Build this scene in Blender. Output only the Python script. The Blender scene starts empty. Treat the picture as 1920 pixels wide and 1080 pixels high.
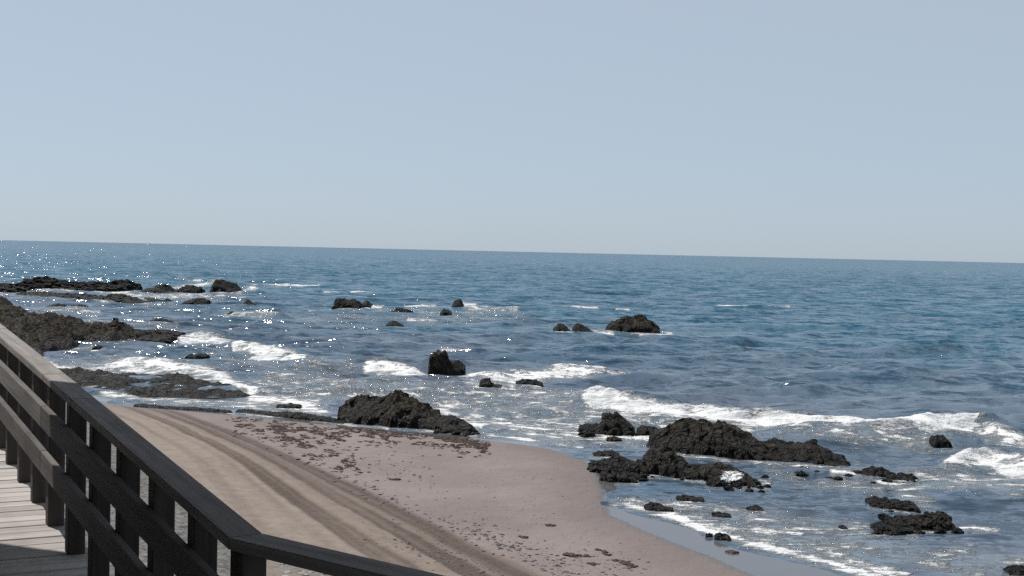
import bpy, bmesh, math, random
import numpy as np
from mathutils import Vector, Matrix

R = math.radians
scene = bpy.context.scene
random.seed(7)

# ------------------------------------------------------------------ camera
FPX, CX, CY = 2500.0, 960.0, 540.0            # the photograph is 1920 x 1080
EYE = np.array([0.0, 0.0, 5.0])               # eye 5 m above the sea
ROLL = math.atan2(43.0, 1920.0)
PITCH = math.atan2(68.5 * math.cos(ROLL), FPX)
FWD = np.array([0, math.cos(PITCH), -math.sin(PITCH)])
_r0 = np.array([1.0, 0, 0]); _u0 = np.array([0, math.sin(PITCH), math.cos(PITCH)])
RGT = _r0 * math.cos(ROLL) + _u0 * math.sin(ROLL)
UPV = -_r0 * math.sin(ROLL) + _u0 * math.cos(ROLL)
cam_d = bpy.data.cameras.new('camera'); cam = bpy.data.objects.new('camera', cam_d)
scene.collection.objects.link(cam); scene.camera = cam
cam_d.sensor_width = 36.0; cam_d.lens = 36.0 * FPX / 1920.0
cam_d.clip_start = 0.05; cam_d.clip_end = 90000
m = Matrix.Identity(4)
for i in range(3):
    m[i][0], m[i][1], m[i][2], m[i][3] = RGT[i], UPV[i], -FWD[i], EYE[i]
cam.matrix_world = m

# ------------------------------------------------------------------ sky, sun, exposure
SUN_EL, SUN_AZ = 55.0, -50.0                  # degrees; azimuth from +Y, negative is to the left
S = Vector((math.sin(R(SUN_AZ)) * math.cos(R(SUN_EL)), math.cos(R(SUN_AZ)) * math.cos(R(SUN_EL)), math.sin(R(SUN_EL))))
world = bpy.data.worlds.new('World'); scene.world = world; world.use_nodes = True
wn = world.node_tree; bg = wn.nodes['Background']
sky = wn.nodes.new('ShaderNodeTexSky'); sky.sky_type = 'NISHITA'; sky.sun_disc = False
sky.sun_elevation = R(SUN_EL); sky.sun_rotation = R(SUN_AZ)
sky.altitude = 0; sky.air_density = 0.6; sky.dust_density = 1.0; sky.ozone_density = 6.0
veil = wn.nodes.new('ShaderNodeMix'); veil.data_type = 'RGBA'       # an even milky veil over the whole sky
veil.inputs['Factor'].default_value = 0.75; veil.inputs['B'].default_value = (5.2, 6.10, 6.85, 1)
wn.links.new(sky.outputs[0], veil.inputs['A']); wn.links.new(veil.outputs['Result'], bg.inputs[0])
bg.inputs[1].default_value = 0.10
sun_d = bpy.data.lights.new('sun', 'SUN'); sun = bpy.data.objects.new('sun', sun_d)
scene.collection.objects.link(sun); sun.rotation_euler = (-S).to_track_quat('-Z', 'Y').to_euler()
sun.location = (-30, 20, 45)
sun_d.energy = 5.0; sun_d.angle = R(0.5); sun_d.color = (1.0, 0.95, 0.88)
vs = scene.view_settings
vs.view_transform = 'Standard'; vs.look = 'None'; vs.exposure = 0.0; vs.gamma = 1.0; vs.use_curve_mapping = False
scene.cycles.max_bounces = 6
scene.cycles.use_denoising = False

# ------------------------------------------------------------------ pixels <-> points
def ray(px, py):
    d = FWD + RGT * (px - CX) / FPX - UPV * (py - CY) / FPX
    return d
def on_plane(px, py, z=0.0):
    d = ray(px, py); t = (z - EYE[2]) / d[2]
    return EYE + d * t
def at_depth(px, py, depth):
    return EYE + ray(px, py) * depth
def to_px(P):
    q = P - EYE
    w = q @ FWD
    return CX + FPX * (q @ RGT) / w, CY - FPX * (q @ UPV) / w

# ------------------------------------------------------------------ numpy noise
def _hash(ix, iy, seed):
    h = (ix.astype(np.int64) * 374761393 + iy.astype(np.int64) * 668265263 + seed * 1274126177) & 0xffffffff
    h = ((h ^ (h >> 13)) * 1274126177) & 0xffffffff
    h = ((h ^ (h >> 16)) * 2246822519) & 0xffffffff
    return ((h ^ (h >> 15)) & 0xffffff) / float(0x1000000)
def noise(x, y, seed=0):
    ix = np.floor(x); iy = np.floor(y); fx = x - ix; fy = y - iy
    u = fx * fx * fx * (fx * (fx * 6 - 15) + 10); v = fy * fy * fy * (fy * (fy * 6 - 15) + 10)
    def g(dx, dy):
        a = _hash(ix + dx, iy + dy, seed) * 2 * np.pi
        return np.cos(a) * (fx - dx) + np.sin(a) * (fy - dy)
    n0 = g(0, 0) * (1 - u) + g(1, 0) * u; n1 = g(0, 1) * (1 - u) + g(1, 1) * u
    return (n0 * (1 - v) + n1 * v) * 1.4
def fbm(x, y, seed=0, oct=4, gain=0.5, ridged=False):
    a, s, t = 1.0, 0.0, 0.0
    for k in range(oct):
        n = noise(x * 2 ** k + 17.3 * k, y * 2 ** k - 9.1 * k, seed + k)
        if ridged: n = 1 - 2 * np.abs(n)
        s = s + a * n; t += a; a *= gain
    return s / t
def worley(x, y, seed=0):
    ix = np.floor(x); iy = np.floor(y); best = np.full(x.shape, 9.0); val = np.zeros(x.shape)
    for dx in (-1, 0, 1):
        for dy in (-1, 0, 1):
            cx = ix + dx; cy = iy + dy
            qx = cx + _hash(cx, cy, seed); qy = cy + _hash(cx, cy, seed + 91)
            d = np.hypot(x - qx, y - qy); k = d < best
            best = np.where(k, d, best); val = np.where(k, _hash(cx, cy, seed + 191), val)
    return best, val
def sstep(a, b, x):
    t = np.clip((x - a) / (b - a), 0, 1); return t * t * (3 - 2 * t)
def poly_dist(px, py, pts):
    best = np.full(np.shape(px), 1e9)
    for (x0, y0), (x1, y1) in zip(pts[:-1], pts[1:]):
        dx, dy = x1 - x0, y1 - y0; L = dx * dx + dy * dy + 1e-9
        t = np.clip(((px - x0) * dx + (py - y0) * dy) / L, 0, 1)
        best = np.minimum(best, np.hypot(px - x0 - t * dx, py - y0 - t * dy))
    return best
def inside(px, py, pts):
    c = np.zeros(np.shape(px), bool); n = len(pts)
    for i in range(n):
        x0, y0 = pts[i]; x1, y1 = pts[(i + 1) % n]
        if y0 == y1: continue
        k = ((y0 > py) != (y1 > py)) & (px < (x1 - x0) * (py - y0) / (y1 - y0) + x0)
        c ^= k
    return c

# ------------------------------------------------------------------ materials
def mat(name):
    m = bpy.data.materials.new(name); m.use_nodes = True
    nt = m.node_tree; b = nt.nodes['Principled BSDF']
    return m, nt, b
def N(nt, t, **kw):
    n = nt.nodes.new(t)
    for k, v in kw.items():
        if k in ('operation', 'blend_type', 'data_type', 'attribute_name', 'noise_dimensions', 'feature', 'interpolation_type', 'noise_type', 'bands_direction'):
            setattr(n, k, v)
        else:
            n.inputs[k].default_value = v
    return n
def coords(nt, scale=(1, 1, 1), kind='Object'):
    tc = nt.nodes.new('ShaderNodeTexCoord'); mp = nt.nodes.new('ShaderNodeMapping')
    mp.inputs['Scale'].default_value = scale
    nt.links.new(tc.outputs[kind], mp.inputs[0]); return mp.outputs[0]
def nz(nt, vec, scale, detail=4, rough=0.55):
    n = N(nt, 'ShaderNodeTexNoise', Scale=scale, Detail=detail, Roughness=rough)
    nt.links.new(vec, n.inputs['Vector']); return n.outputs['Fac']
def attr(nt, name):
    a = nt.nodes.new('ShaderNodeAttribute'); a.attribute_name = name; return a.outputs['Fac']
def setin(nt, sock, v):
    if isinstance(v, (int, float)): sock.default_value = v
    elif isinstance(v, tuple): sock.default_value = v if len(v) == 4 else (*v, 1)
    else: nt.links.new(v, sock)
def M(nt, op, a, b=0.0, c=None, clamp=False):
    n = nt.nodes.new('ShaderNodeMath'); n.operation = op; n.use_clamp = clamp
    setin(nt, n.inputs[0], a); setin(nt, n.inputs[1], b)
    if c is not None: setin(nt, n.inputs[2], c)
    return n.outputs[0]
def mix(nt, f, a, b):
    n = nt.nodes.new('ShaderNodeMix'); n.data_type = 'RGBA'
    setin(nt, n.inputs['Factor'], f); setin(nt, n.inputs['A'], a); setin(nt, n.inputs['B'], b)
    return n.outputs['Result']
def smooth(nt, v, a, b):
    n = nt.nodes.new('ShaderNodeMapRange'); n.interpolation_type = 'SMOOTHSTEP'
    setin(nt, n.inputs['Value'], v); setin(nt, n.inputs['From Min'], a); setin(nt, n.inputs['From Max'], b)
    return n.outputs['Result']
def bump(nt, h, dist, strength=1.0, normal=None):
    n = nt.nodes.new('ShaderNodeBump'); n.inputs['Strength'].default_value = strength
    n.inputs['Distance'].default_value = dist; nt.links.new(h, n.inputs['Height'])
    if normal is not None: nt.links.new(normal, n.inputs['Normal'])
    return n.outputs['Normal']

# sea water with foam
m_sea, nt, b = mat('sea_water')
v = coords(nt)
vs1 = coords(nt, (0.55, 1, 1))
foam = attr(nt, 'foam'); shal = attr(nt, 'shallow')
n1 = nz(nt, v, 1.3, 7, 0.72); n2 = nz(nt, coords(nt, (0.5, 1.2, 1)), 3.6, 5, 0.7)
fn = M(nt, 'ADD', M(nt, 'MULTIPLY', n1, 0.65), M(nt, 'MULTIPLY', n2, 0.35))
lv = nt.nodes.new('ShaderNodeTexVoronoi'); lv.feature = 'DISTANCE_TO_EDGE'; lv.inputs['Scale'].default_value = 1.7
lw = N(nt, 'ShaderNodeTexNoise', Scale=1.6, Detail=5, Roughness=0.65); nt.links.new(v, lw.inputs['Vector'])
la = nt.nodes.new('ShaderNodeVectorMath'); la.operation = 'MULTIPLY_ADD'; nt.links.new(lw.outputs['Color'], la.inputs[0]); la.inputs[1].default_value = (1.3, 1.3, 0)
nt.links.new(coords(nt, (0.5, 1.0, 1)), la.inputs[2]); nt.links.new(la.outputs[0], lv.inputs['Vector'])
lace = M(nt, 'SUBTRACT', 1.0, smooth(nt, lv.outputs['Distance'], 0.0, 0.13))
foam_s = M(nt, 'ADD', foam, M(nt, 'MULTIPLY', M(nt, 'MULTIPLY', lace, smooth(nt, foam, 0.15, 0.5)), 0.27))
fsum = M(nt, 'ADD', foam_s, M(nt, 'MULTIPLY', M(nt, 'SUBTRACT', fn, 0.5), 4.6))
fmask = M(nt, 'MULTIPLY', smooth(nt, fsum, 0.32, 0.95), smooth(nt, foam, 0.03, 0.25))
big = nz(nt, coords(nt, (0.03, 0.05, 1)), 1.0, 3)
deep = mix(nt, smooth(nt, big, 0.35, 0.65), (0.022, 0.094, 0.150), (0.026, 0.084, 0.136))
wcol = mix(nt, shal, deep, (0.066, 0.080, 0.114))
wcol = mix(nt, M(nt, 'MULTIPLY', smooth(nt, foam, 0.0, 0.6), 0.35), wcol, (0.30, 0.34, 0.36))
nt.links.new(mix(nt, fmask, wcol, (0.66, 0.66, 0.66)), b.inputs['Base Color'])
setin(nt, b.inputs['Roughness'], M(nt, 'ADD', M(nt, 'MULTIPLY', fmask, 0.6), 0.12))
b.inputs['IOR'].default_value = 1.333
def slope(vec, scale, k, detail=2):                # true slopes of the small waves, the same from any distance
    n = N(nt, 'ShaderNodeTexNoise', Scale=scale, Detail=detail, Roughness=0.6); nt.links.new(vec, n.inputs['Vector'])
    a_ = nt.nodes.new('ShaderNodeVectorMath'); a_.operation = 'SUBTRACT'; nt.links.new(n.outputs['Color'], a_.inputs[0]); a_.inputs[1].default_value = (.5, .5, .5)
    b_ = nt.nodes.new('ShaderNodeVectorMath'); b_.operation = 'MULTIPLY'; nt.links.new(a_.outputs[0], b_.inputs[0]); b_.inputs[1].default_value = (k * .7, k, 0)
    return b_.outputs[0]
def vadd(p, q):
    a_ = nt.nodes.new('ShaderNodeVectorMath'); a_.operation = 'ADD'; nt.links.new(p, a_.inputs[0]); nt.links.new(q, a_.inputs[1]); return a_.outputs[0]
geo = nt.nodes.new('ShaderNodeNewGeometry')
vs2 = coords(nt, (0.45, 1.25, 1))
chop = vadd(vadd(slope(vs2, 0.30, 0.9), slope(vs2, 1.1, 2.0)), vadd(slope(vs1, 3.4, 1.7, 3), slope(vs1, 9.0, 0.9, 2)))
fc = nt.nodes.new('ShaderNodeCombineXYZ'); setin(nt, fc.inputs[1], M(nt, 'MULTIPLY', attr(nt, 'face'), -0.26))   # wave faces lean towards the shore
chop = vadd(chop, fc.outputs[0])
cs = nt.nodes.new('ShaderNodeVectorMath'); cs.operation = 'SCALE'; nt.links.new(chop, cs.inputs[0])
setin(nt, cs.inputs['Scale'], M(nt, 'MULTIPLY', M(nt, 'SUBTRACT', 1.0, M(nt, 'MULTIPLY', attr(nt, 'calm'), 0.6)), M(nt, 'SUBTRACT', 1.18, M(nt, 'MULTIPLY', attr(nt, 'face'), 0.50))))   # steeper chop over the shoals
nrm = nt.nodes.new('ShaderNodeVectorMath'); nrm.operation = 'NORMALIZE'; nt.links.new(vadd(geo.outputs['Normal'], cs.outputs[0]), nrm.inputs[0])
nt.links.new(bump(nt, M(nt, 'MULTIPLY', M(nt, 'MULTIPLY', fn, fmask), 0.25), 1.0, 1.0, nrm.outputs[0]), b.inputs['Normal'])

# beach sand
m_sand, nt, b = mat('beach_sand')
v = coords(nt)
wet = attr(nt, 'wet'); damp = attr(nt, 'damp'); rut = attr(nt, 'rut'); tan = attr(nt, 'tan'); grav = attr(nt, 'gravel')
g1 = nz(nt, v, 0.35, 4); g2 = nz(nt, v, 3.0, 5, 0.6); g3 = nz(nt, v, 26.0, 3, 0.6)
col = mix(nt, smooth(nt, g1, 0.3, 0.7), (0.170, 0.140, 0.133), (0.212, 0.177, 0.166))
col = mix(nt, tan, col, mix(nt, smooth(nt, g2, 0.3, 0.7), (0.190, 0.154, 0.130), (0.232, 0.190, 0.162)))
col = mix(nt, M(nt, 'MULTIPLY', rut, smooth(nt, g2, -0.5, 0.5)), col, (0.080, 0.059, 0.049))
pebb = nt.nodes.new('ShaderNodeTexVoronoi'); pebb.inputs['Scale'].default_value = 15.0
nt.links.new(v, pebb.inputs['Vector'])
pc = nt.nodes.new('ShaderNodeSeparateColor'); nt.links.new(pebb.outputs['Color'], pc.inputs[0])
gcol = mix(nt, pc.outputs[0], (0.06, 0.057, 0.054), (0.18, 0.172, 0.163))
col = mix(nt, grav, col, gcol)
col = mix(nt, M(nt, 'MULTIPLY', damp, 0.75), col, (0.135, 0.110, 0.105))
col = mix(nt, M(nt, 'MULTIPLY', M(nt, 'SUBTRACT', g3, 0.5), 0.35), col, (0.05, 0.04, 0.035))
col = mix(nt, M(nt, 'MULTIPLY', wet, 0.9), col, (0.085, 0.08, 0.085))
nt.links.new(col, b.inputs['Base Color'])
setin(nt, b.inputs['Roughness'], M(nt, 'SUBTRACT', 0.9, M(nt, 'MULTIPLY', wet, 0.8)))
setin(nt, b.inputs['Specular IOR Level'], M(nt, 'ADD', 0.15, M(nt, 'MULTIPLY', wet, 0.35)))
dry = M(nt, 'SUBTRACT', 1.0, wet, clamp=True)
hh = M(nt, 'ADD', M(nt, 'MULTIPLY', g2, 0.05), M(nt, 'MULTIPLY', g3, 0.012))
hh = M(nt, 'ADD', hh, M(nt, 'MULTIPLY', M(nt, 'MULTIPLY', nz(nt, coords(nt), 7.0, 4, 0.65), 0.05), rut))
hh = M(nt, 'ADD', hh, M(nt, 'MULTIPLY', M(nt, 'MULTIPLY', pc.outputs[1], 0.08), grav))
nt.links.new(bump(nt, M(nt, 'MULTIPLY', hh, dry), 1.0), b.inputs['Normal'])

# rocks
def rock_mat(name, c0, c1, c2, rough=0.55, top=(0.056, 0.045, 0.031)):
    m, nt, b = mat(name); v = coords(nt, kind='Generated' if False else 'Object')
    a = nz(nt, v, 1.3, 6, 0.65); c = nz(nt, v, 6.0, 5, 0.65)
    col = mix(nt, smooth(nt, a, 0.35, 0.65), c0, c1)
    col = mix(nt, smooth(nt, c, 0.55, 0.8), col, c2)
    gp = nt.nodes.new('ShaderNodeNewGeometry'); sx = nt.nodes.new('ShaderNodeSeparateXYZ'); nt.links.new(gp.outputs['Position'], sx.inputs[0])
    dryf = smooth(nt, M(nt, 'ADD', sx.outputs[2], M(nt, 'MULTIPLY', M(nt, 'SUBTRACT', a, 0.5), 1.2)), 0.25, 0.75)   # above the reach of the waves
    col = mix(nt, M(nt, 'MULTIPLY', dryf, smooth(nt, c, 0.38, 0.62)), col, top)
    vor = nt.nodes.new('ShaderNodeTexVoronoi'); vor.feature = 'DISTANCE_TO_EDGE'; vor.inputs['Scale'].default_value = 2.4
    wrp = N(nt, 'ShaderNodeTexNoise', Scale=2.0, Detail=4); nt.links.new(v, wrp.inputs['Vector'])
    wa = nt.nodes.new('ShaderNodeVectorMath'); wa.operation = 'ADD'; nt.links.new(v, wa.inputs[0]); nt.links.new(wrp.outputs['Color'], wa.inputs[1])
    nt.links.new(wa.outputs[0], vor.inputs['Vector'])
    crack = smooth(nt, vor.outputs['Distance'], 0.0, 0.09)
    col = mix(nt, crack, (0.004, 0.004, 0.004), col)
    pale = M(nt, 'MULTIPLY', smooth(nt, nz(nt, v, 3.1, 6, 0.75), 0.58, 0.66), dryf)
    col = mix(nt, M(nt, 'MULTIPLY', pale, 0.6), col, tuple(q * 2.6 for q in top))
    wv = attr(nt, 'white')
    wm = smooth(nt, M(nt, 'ADD', wv, M(nt, 'MULTIPLY', M(nt, 'SUBTRACT', nz(nt, v, 4.5, 5, 0.7), 0.5), 2.2)), 0.5, 0.7)
    wm = M(nt, 'MULTIPLY', wm, smooth(nt, wv, 0.02, 0.2))
    col = mix(nt, wm, col, (0.8, 0.8, 0.8))
    nt.links.new(col, b.inputs['Base Color'])
    setin(nt, b.inputs['Roughness'], M(nt, 'ADD', 0.55, M(nt, 'MULTIPLY', dryf, rough - 0.3))); b.inputs['Specular IOR Level'].default_value = 0.13
    h = M(nt, 'ADD', M(nt, 'MULTIPLY', a, 0.30), M(nt, 'MULTIPLY', c, 0.13))
    h = M(nt, 'ADD', h, M(nt, 'MULTIPLY', nz(nt, v, 16, 3, 0.6), 0.03))
    h = M(nt, 'ADD', h, M(nt, 'MULTIPLY', crack, 0.08))
    nt.links.new(bump(nt, h, 1.0), b.inputs['Normal'])
    return m
m_rock = rock_mat('wet_dark_rock', (0.005, 0.0045, 0.004), (0.011, 0.009, 0.0072), (0.036, 0.029, 0.020))
m_reef = rock_mat('weedy_reef_rock', (0.007, 0.006, 0.005), (0.018, 0.014, 0.010), (0.044, 0.035, 0.024), 0.7)
m_far = rock_mat('far_wet_rock', (0.003, 0.003, 0.003), (0.006, 0.006, 0.006), (0.014, 0.013, 0.012), top=(0.02, 0.018, 0.016))

# wood
def wood_mat(name, c0, c1, rough=0.75):
    m, nt, b = mat(name)
    v = coords(nt, (1.2, 22, 22))
    info = nt.nodes.new('ShaderNodeObjectInfo')
    add = nt.nodes.new('ShaderNodeVectorMath'); add.operation = 'ADD'
    cmb = nt.nodes.new('ShaderNodeCombineXYZ')
    setin(nt, cmb.inputs[0], M(nt, 'MULTIPLY', info.outputs['Random'], 37.0)); setin(nt, cmb.inputs[1], M(nt, 'MULTIPLY', info.outputs['Random'], 19.0))
    nt.links.new(v, add.inputs[0]); nt.links.new(cmb.outputs[0], add.inputs[1])
    g = nz(nt, add.outputs[0], 1.0, 6, 0.65); w = nz(nt, coords(nt), 2.5, 4)
    col = mix(nt, smooth(nt, g, 0.3, 0.7), c0, c1)
    col = mix(nt, M(nt, 'MULTIPLY', smooth(nt, w, 0.4, 0.75), 0.35), col, tuple(x * 0.55 for x in c0))
    hsv = nt.nodes.new('ShaderNodeHueSaturation'); nt.links.new(col, hsv.inputs['Color'])
    setin(nt, hsv.inputs['Value'], M(nt, 'ADD', 0.8, M(nt, 'MULTIPLY', info.outputs['Random'], 0.4)))
    nt.links.new(hsv.outputs[0], b.inputs['Base Color'])
    b.inputs['Roughness'].default_value = rough; b.inputs['Specular IOR Level'].default_value = 0.08
    nt.links.new(bump(nt, g, 0.004), b.inputs['Normal'])
    return m
m_wood = wood_mat('weathered_rail_wood', (0.165, 0.152, 0.147), (0.265, 0.246, 0.238))
m_rail = wood_mat('shade_toned_rail_wood', (0.095, 0.087, 0.084), (0.155, 0.143, 0.138))  # rail boards toned down for the weaker light on their inner faces
m_post = wood_mat('dark_post_wood', (0.055, 0.046, 0.043), (0.090, 0.077, 0.072))  # posts and side beams, a darker base colour
m_deck = wood_mat('bleached_deck_wood', (0.31, 0.288, 0.27), (0.44, 0.412, 0.39))
def plain_mat(name, c, rough=0.8, noise_amt=0.15, scale=8.0):
    m, nt, b = mat(name); v = coords(nt)
    n = nz(nt, v, scale, 4)
    nt.links.new(mix(nt, n, tuple(x * (1 - noise_amt) for x in c), tuple(min(1, x * (1 + noise_amt)) for x in c)), b.inputs['Base Color'])
    b.inputs['Roughness'].default_value = rough
    return m
m_weed = plain_mat('dried_seaweed', (0.048, 0.024, 0.020), 0.8, 0.5, 3.0)
m_stucco = plain_mat('ochre_stucco', (0.30, 0.25, 0.19), 0.9, 0.1, 2.0)
m_trim = plain_mat('white_trim', (0.6, 0.6, 0.58), 0.6, 0.05)
m_glass = plain_mat('window_glass', (0.03, 0.035, 0.04), 0.08, 0.1)
m_peb = plain_mat('beach_pebble', (0.10, 0.085, 0.08), 0.75, 0.6, 0.9)

# ------------------------------------------------------------------ object helpers
COL = scene.collection
def obj(name, me, material=None, parent=None):
    o = bpy.data.objects.new(name, me); COL.objects.link(o)
    if material and not me.materials: me.materials.append(material)
    if parent: o.parent = parent
    return o
def tag(o, label=None, cat=None, group=None, kind=None):
    if label: o['label'] = label
    if cat: o['category'] = cat
    if group: o['group'] = group
    if kind: o['kind'] = kind
    return o
def empty(name, loc):
    o = bpy.data.objects.new(name, None); COL.objects.link(o); o.location = loc
    return o
def grid_mesh(name, X, Y, Z, attrs=None, smooth_shade=True):
    nv, nu = X.shape
    me = bpy.data.meshes.new(name)
    co = np.stack([X, Y, Z], -1).reshape(-1, 3).astype(np.float32)
    i = np.arange(nv * nu).reshape(nv, nu)
    q = np.stack([i[:-1, :-1], i[:-1, 1:], i[1:, 1:], i[1:, :-1]], -1).reshape(-1, 4)
    me.vertices.add(len(co)); me.vertices.foreach_set('co', co.ravel())
    me.loops.add(q.size); me.loops.foreach_set('vertex_index', q.ravel().astype(np.int32))
    me.polygons.add(len(q)); me.polygons.foreach_set('loop_start', (np.arange(len(q)) * 4).astype(np.int32))
    me.polygons.foreach_set('loop_total', np.full(len(q), 4, np.int32))
    me.polygons.foreach_set('use_smooth', np.full(len(q), smooth_shade))
    me.update()
    for k, a in (attrs or {}).items():
        at = me.attributes.new(k, 'FLOAT', 'POINT'); at.data.foreach_set('value', a.reshape(-1).astype(np.float32))
    return me
def axes_matrix(p0, p1, up=(0, 0, 1)):
    p0 = Vector(p0); p1 = Vector(p1); x = (p1 - p0).normalized(); up = Vector(up)
    y = up.cross(x).normalized(); z = x.cross(y)
    mm = Matrix.Identity(4)
    for i in range(3): mm[i][0], mm[i][1], mm[i][2], mm[i][3] = x[i], y[i], z[i], p0[i]
    return mm
def beam_mesh(name, L, w, h, bevel=0.006, seg=1):
    """box from x=0..L, y centred, z=0..h with softened edges"""
    bm = bmesh.new(); bmesh.ops.create_cube(bm, size=1)
    for vv in bm.verts: vv.co = Vector(((vv.co.x + .5) * L, vv.co.y * w, (vv.co.z + .5) * h))
    if bevel: bmesh.ops.bevel(bm, geom=bm.edges[:], offset=bevel, segments=seg, affect='EDGES')
    me = bpy.data.meshes.new(name); bm.to_mesh(me); bm.free(); return me
def prism_mesh(name, bottom, h, bevel=0.004):
    """upright prism over a counter-clockwise outline of 3-D points"""
    bm = bmesh.new()
    lo = [bm.verts.new(p) for p in bottom]; hi = [bm.verts.new((p[0], p[1], p[2] + h)) for p in bottom]
    n = len(lo)
    bm.faces.new(hi); bm.faces.new(lo[::-1])
    for i in range(n): bm.faces.new((lo[i], lo[(i + 1) % n], hi[(i + 1) % n], hi[i]))
    bmesh.ops.recalc_face_normals(bm, faces=bm.faces[:])
    if bevel: bmesh.ops.bevel(bm, geom=bm.edges[:], offset=bevel, segments=1, affect='EDGES')
    me = bpy.data.meshes.new(name); bm.to_mesh(me); bm.free(); return me

# ------------------------------------------------------------------ shoreline
shore_px = [(-900, 520), (-420, 585), (-150, 640), (20, 690), (150, 735), (250, 757), (420, 768), (600, 788), (760, 806), (900, 818),
            (1010, 831), (1100, 846), (1140, 866), (1165, 895), (1165, 922), (1180, 945), (1215, 958), (1265, 974), (1330, 1001),
            (1420, 1027), (1550, 1062), (1650, 1092), (1900, 1180), (2300, 1400)]
SHORE = [tuple(on_plane(x, y)[:2]) for x, y in shore_px]
LAND = SHORE + [(14.0, -30.0), (-400.0, -30.0), (-400.0, SHORE[0][1])]
dry_px = [(-420, 592), (-150, 650), (20, 702), (150, 748), (250, 764), (420, 778), (600, 796), (760, 812), (900, 824), (1010, 838),
          (1085, 856), (1112, 880), (1122, 910), (1128, 940), (1138, 966), (1180, 988), (1230, 1009), (1290, 1034), (1400, 1080),
          (1500, 1125), (1900, 1330)]
DRY = [tuple(on_plane(x, y, 0.03)[:2]) for x, y in dry_px]
DRYPOLY = DRY + [(9.0, -30.0), (-400.0, -30.0), (-400.0, DRY[0][1])]
def shore_d(x, y):
    d = poly_dist(x, y, SHORE); return np.where(inside(x, y, LAND), d, -d)
def dry_d(x, y):
    d = poly_dist(x, y, DRY); return np.where(inside(x, y, DRYPOLY), d, -d)
def ground0(d):
    return np.where(d < 0, np.maximum(d * 0.09, -4.0), np.where(d < 5, 0.035 * d, 0.175 + 0.075 * (d - 5)))
def ground_z(x, y):
    return np.minimum(ground0(shore_d(np.asarray(x, float), np.asarray(y, float))), 1.75)
def on_ground(px, py):
    d = ray(px, py); z = 0.3
    for _ in range(25):
        t = (z - EYE[2]) / d[2]; p = EYE + d * t
        z = 0.5 * z + 0.5 * float(ground_z(np.array([p[0]]), np.array([p[1]]))[0])
    return EYE + d * ((z - EYE[2]) / d[2])

# ------------------------------------------------------------------ beach
def strokes(px, py, lst):
    out = np.zeros(px.shape)
    for pts, hw, st in lst:
        xs = [p[0] for p in pts]; ys = [p[1] for p in pts]; mg = hw * 3.5
        k = (px > min(xs) - mg) & (px < max(xs) + mg) & (py > min(ys) - mg) & (py < max(ys) + mg)
        if not k.any(): continue
        d = poly_dist(px[k], py[k], pts)
        out[k] = np.maximum(out[k], st * np.exp(-(d / hw) ** 2))
    return out
gy = np.concatenate([np.arange(-12, 6, 0.5), np.arange(6, 46, 0.09), np.arange(46, 130, 1.0)])
gx = np.concatenate([np.arange(-110, -24, 1.5), np.arange(-24, -13, 0.15), np.arange(-13, -10, 0.06), np.arange(-10, 1.5, 0.04), np.arange(1.5, 8, 0.085), np.arange(8, 26, 0.5)])
GX, GY = np.meshgrid(gx, gy)
SD = shore_d(GX, GY); GZ = np.minimum(ground0(SD), 1.75)
DD = dry_d(GX, GY)
P = np.stack([GX, GY, GZ], -1)
vis = GY > 3
PX = np.full(GX.shape, -9999.0); PY = np.full(GX.shape, -9999.0)
PX[vis], PY[vis] = to_px(P[vis])
TL = np.array([(190, 748), (300, 790), (400, 838), (450, 868), (515, 918), (637, 1008), (770, 1100)], float)      # edges of the driven strip
TR = np.array([(235, 748), (350, 776), (440, 808), (560, 858), (685, 918), (868, 1008), (1060, 1100)], float)
xl = np.interp(PY, TL[:, 1], TL[:, 0]); xr = np.interp(PY, TR[:, 1], TR[:, 0])
fr = (PX - xl) / (xr - xl) + 0.022 * fbm(GX * 1.1, GY * 1.1, 73, 3)
zone_t = (PY > 748) & (PY < 1100)
def band(f0, f1, e=0.035): return sstep(f0 - e, f0 + e, fr) * sstep(f1 + e, f1 - e, fr)
rut0 = np.maximum.reduce([0.85 * band(0.0, 0.26), 0.25 * band(0.26, 0.44), 0.95 * band(0.46, 0.69), 1.0 * band(0.745, 1.0), 0.55 * band(0.69, 0.745), 0.30 * band(-0.62, -0.46), 0.22 * band(-0.22, -0.10)]) * zone_t
streak = fbm(fr * 15.0, PY * 0.006, 71, 2, 0.5)             # wheel marks run along the strip
rut = np.clip(rut0 * (0.92 + 0.75 * streak), 0, 1)
ridge = band(0.28, 0.42) * zone_t
tanb = [(150, 735), (300, 765), (420, 803), (540, 862), (640, 905), (760, 958), (880, 1008), (1060, 1085), (1200, 1200), (0, 1200), (0, 735)]
tand = poly_dist(PX, PY, tanb); tan_a = np.where(inside(PX, PY, tanb), sstep(0, 22, tand), 0) * (PX > -500); rut = np.clip(rut + tan_a * sstep(.15, .6, streak) * .15 * (1 - ridge) * (fr > -1), 0, 1)
rail_line = [(0, 600), (127, 703), (490, 997), (800, 1083)]
below = inside(PX, PY, [(-4000, 500), (0, 600), (127, 703), (490, 997), (800, 1083), (800, 4000), (-4000, 4000)])
grav = np.where(below, sstep(2, 40, poly_dist(PX, PY, rail_line)), 0) * np.where(PX < 440, 1, 0.35)
grav[(PX < -5000)] = 1
wetv = sstep(0.12, -0.12, DD + 0.06 * fbm(GX * 1.3, GY * 1.3, 5))
damp = sstep(1.8, 0.0, DD + 0.5 * fbm(GX * .7, GY * .7, 6)) * 0.8 + 0.12
damp = np.where(PX < 950, np.maximum(damp * 0.55, 0.0), damp)
und = 0.05 * fbm(GX * .35, GY * .35, 11) + 0.018 * fbm(GX * 1.6, GY * 1.6, 12)
inl = sstep(0.3, 2.5, DD)
ruf = fbm(GX * 3.1, GY * 3.1, 13, 3)
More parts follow.
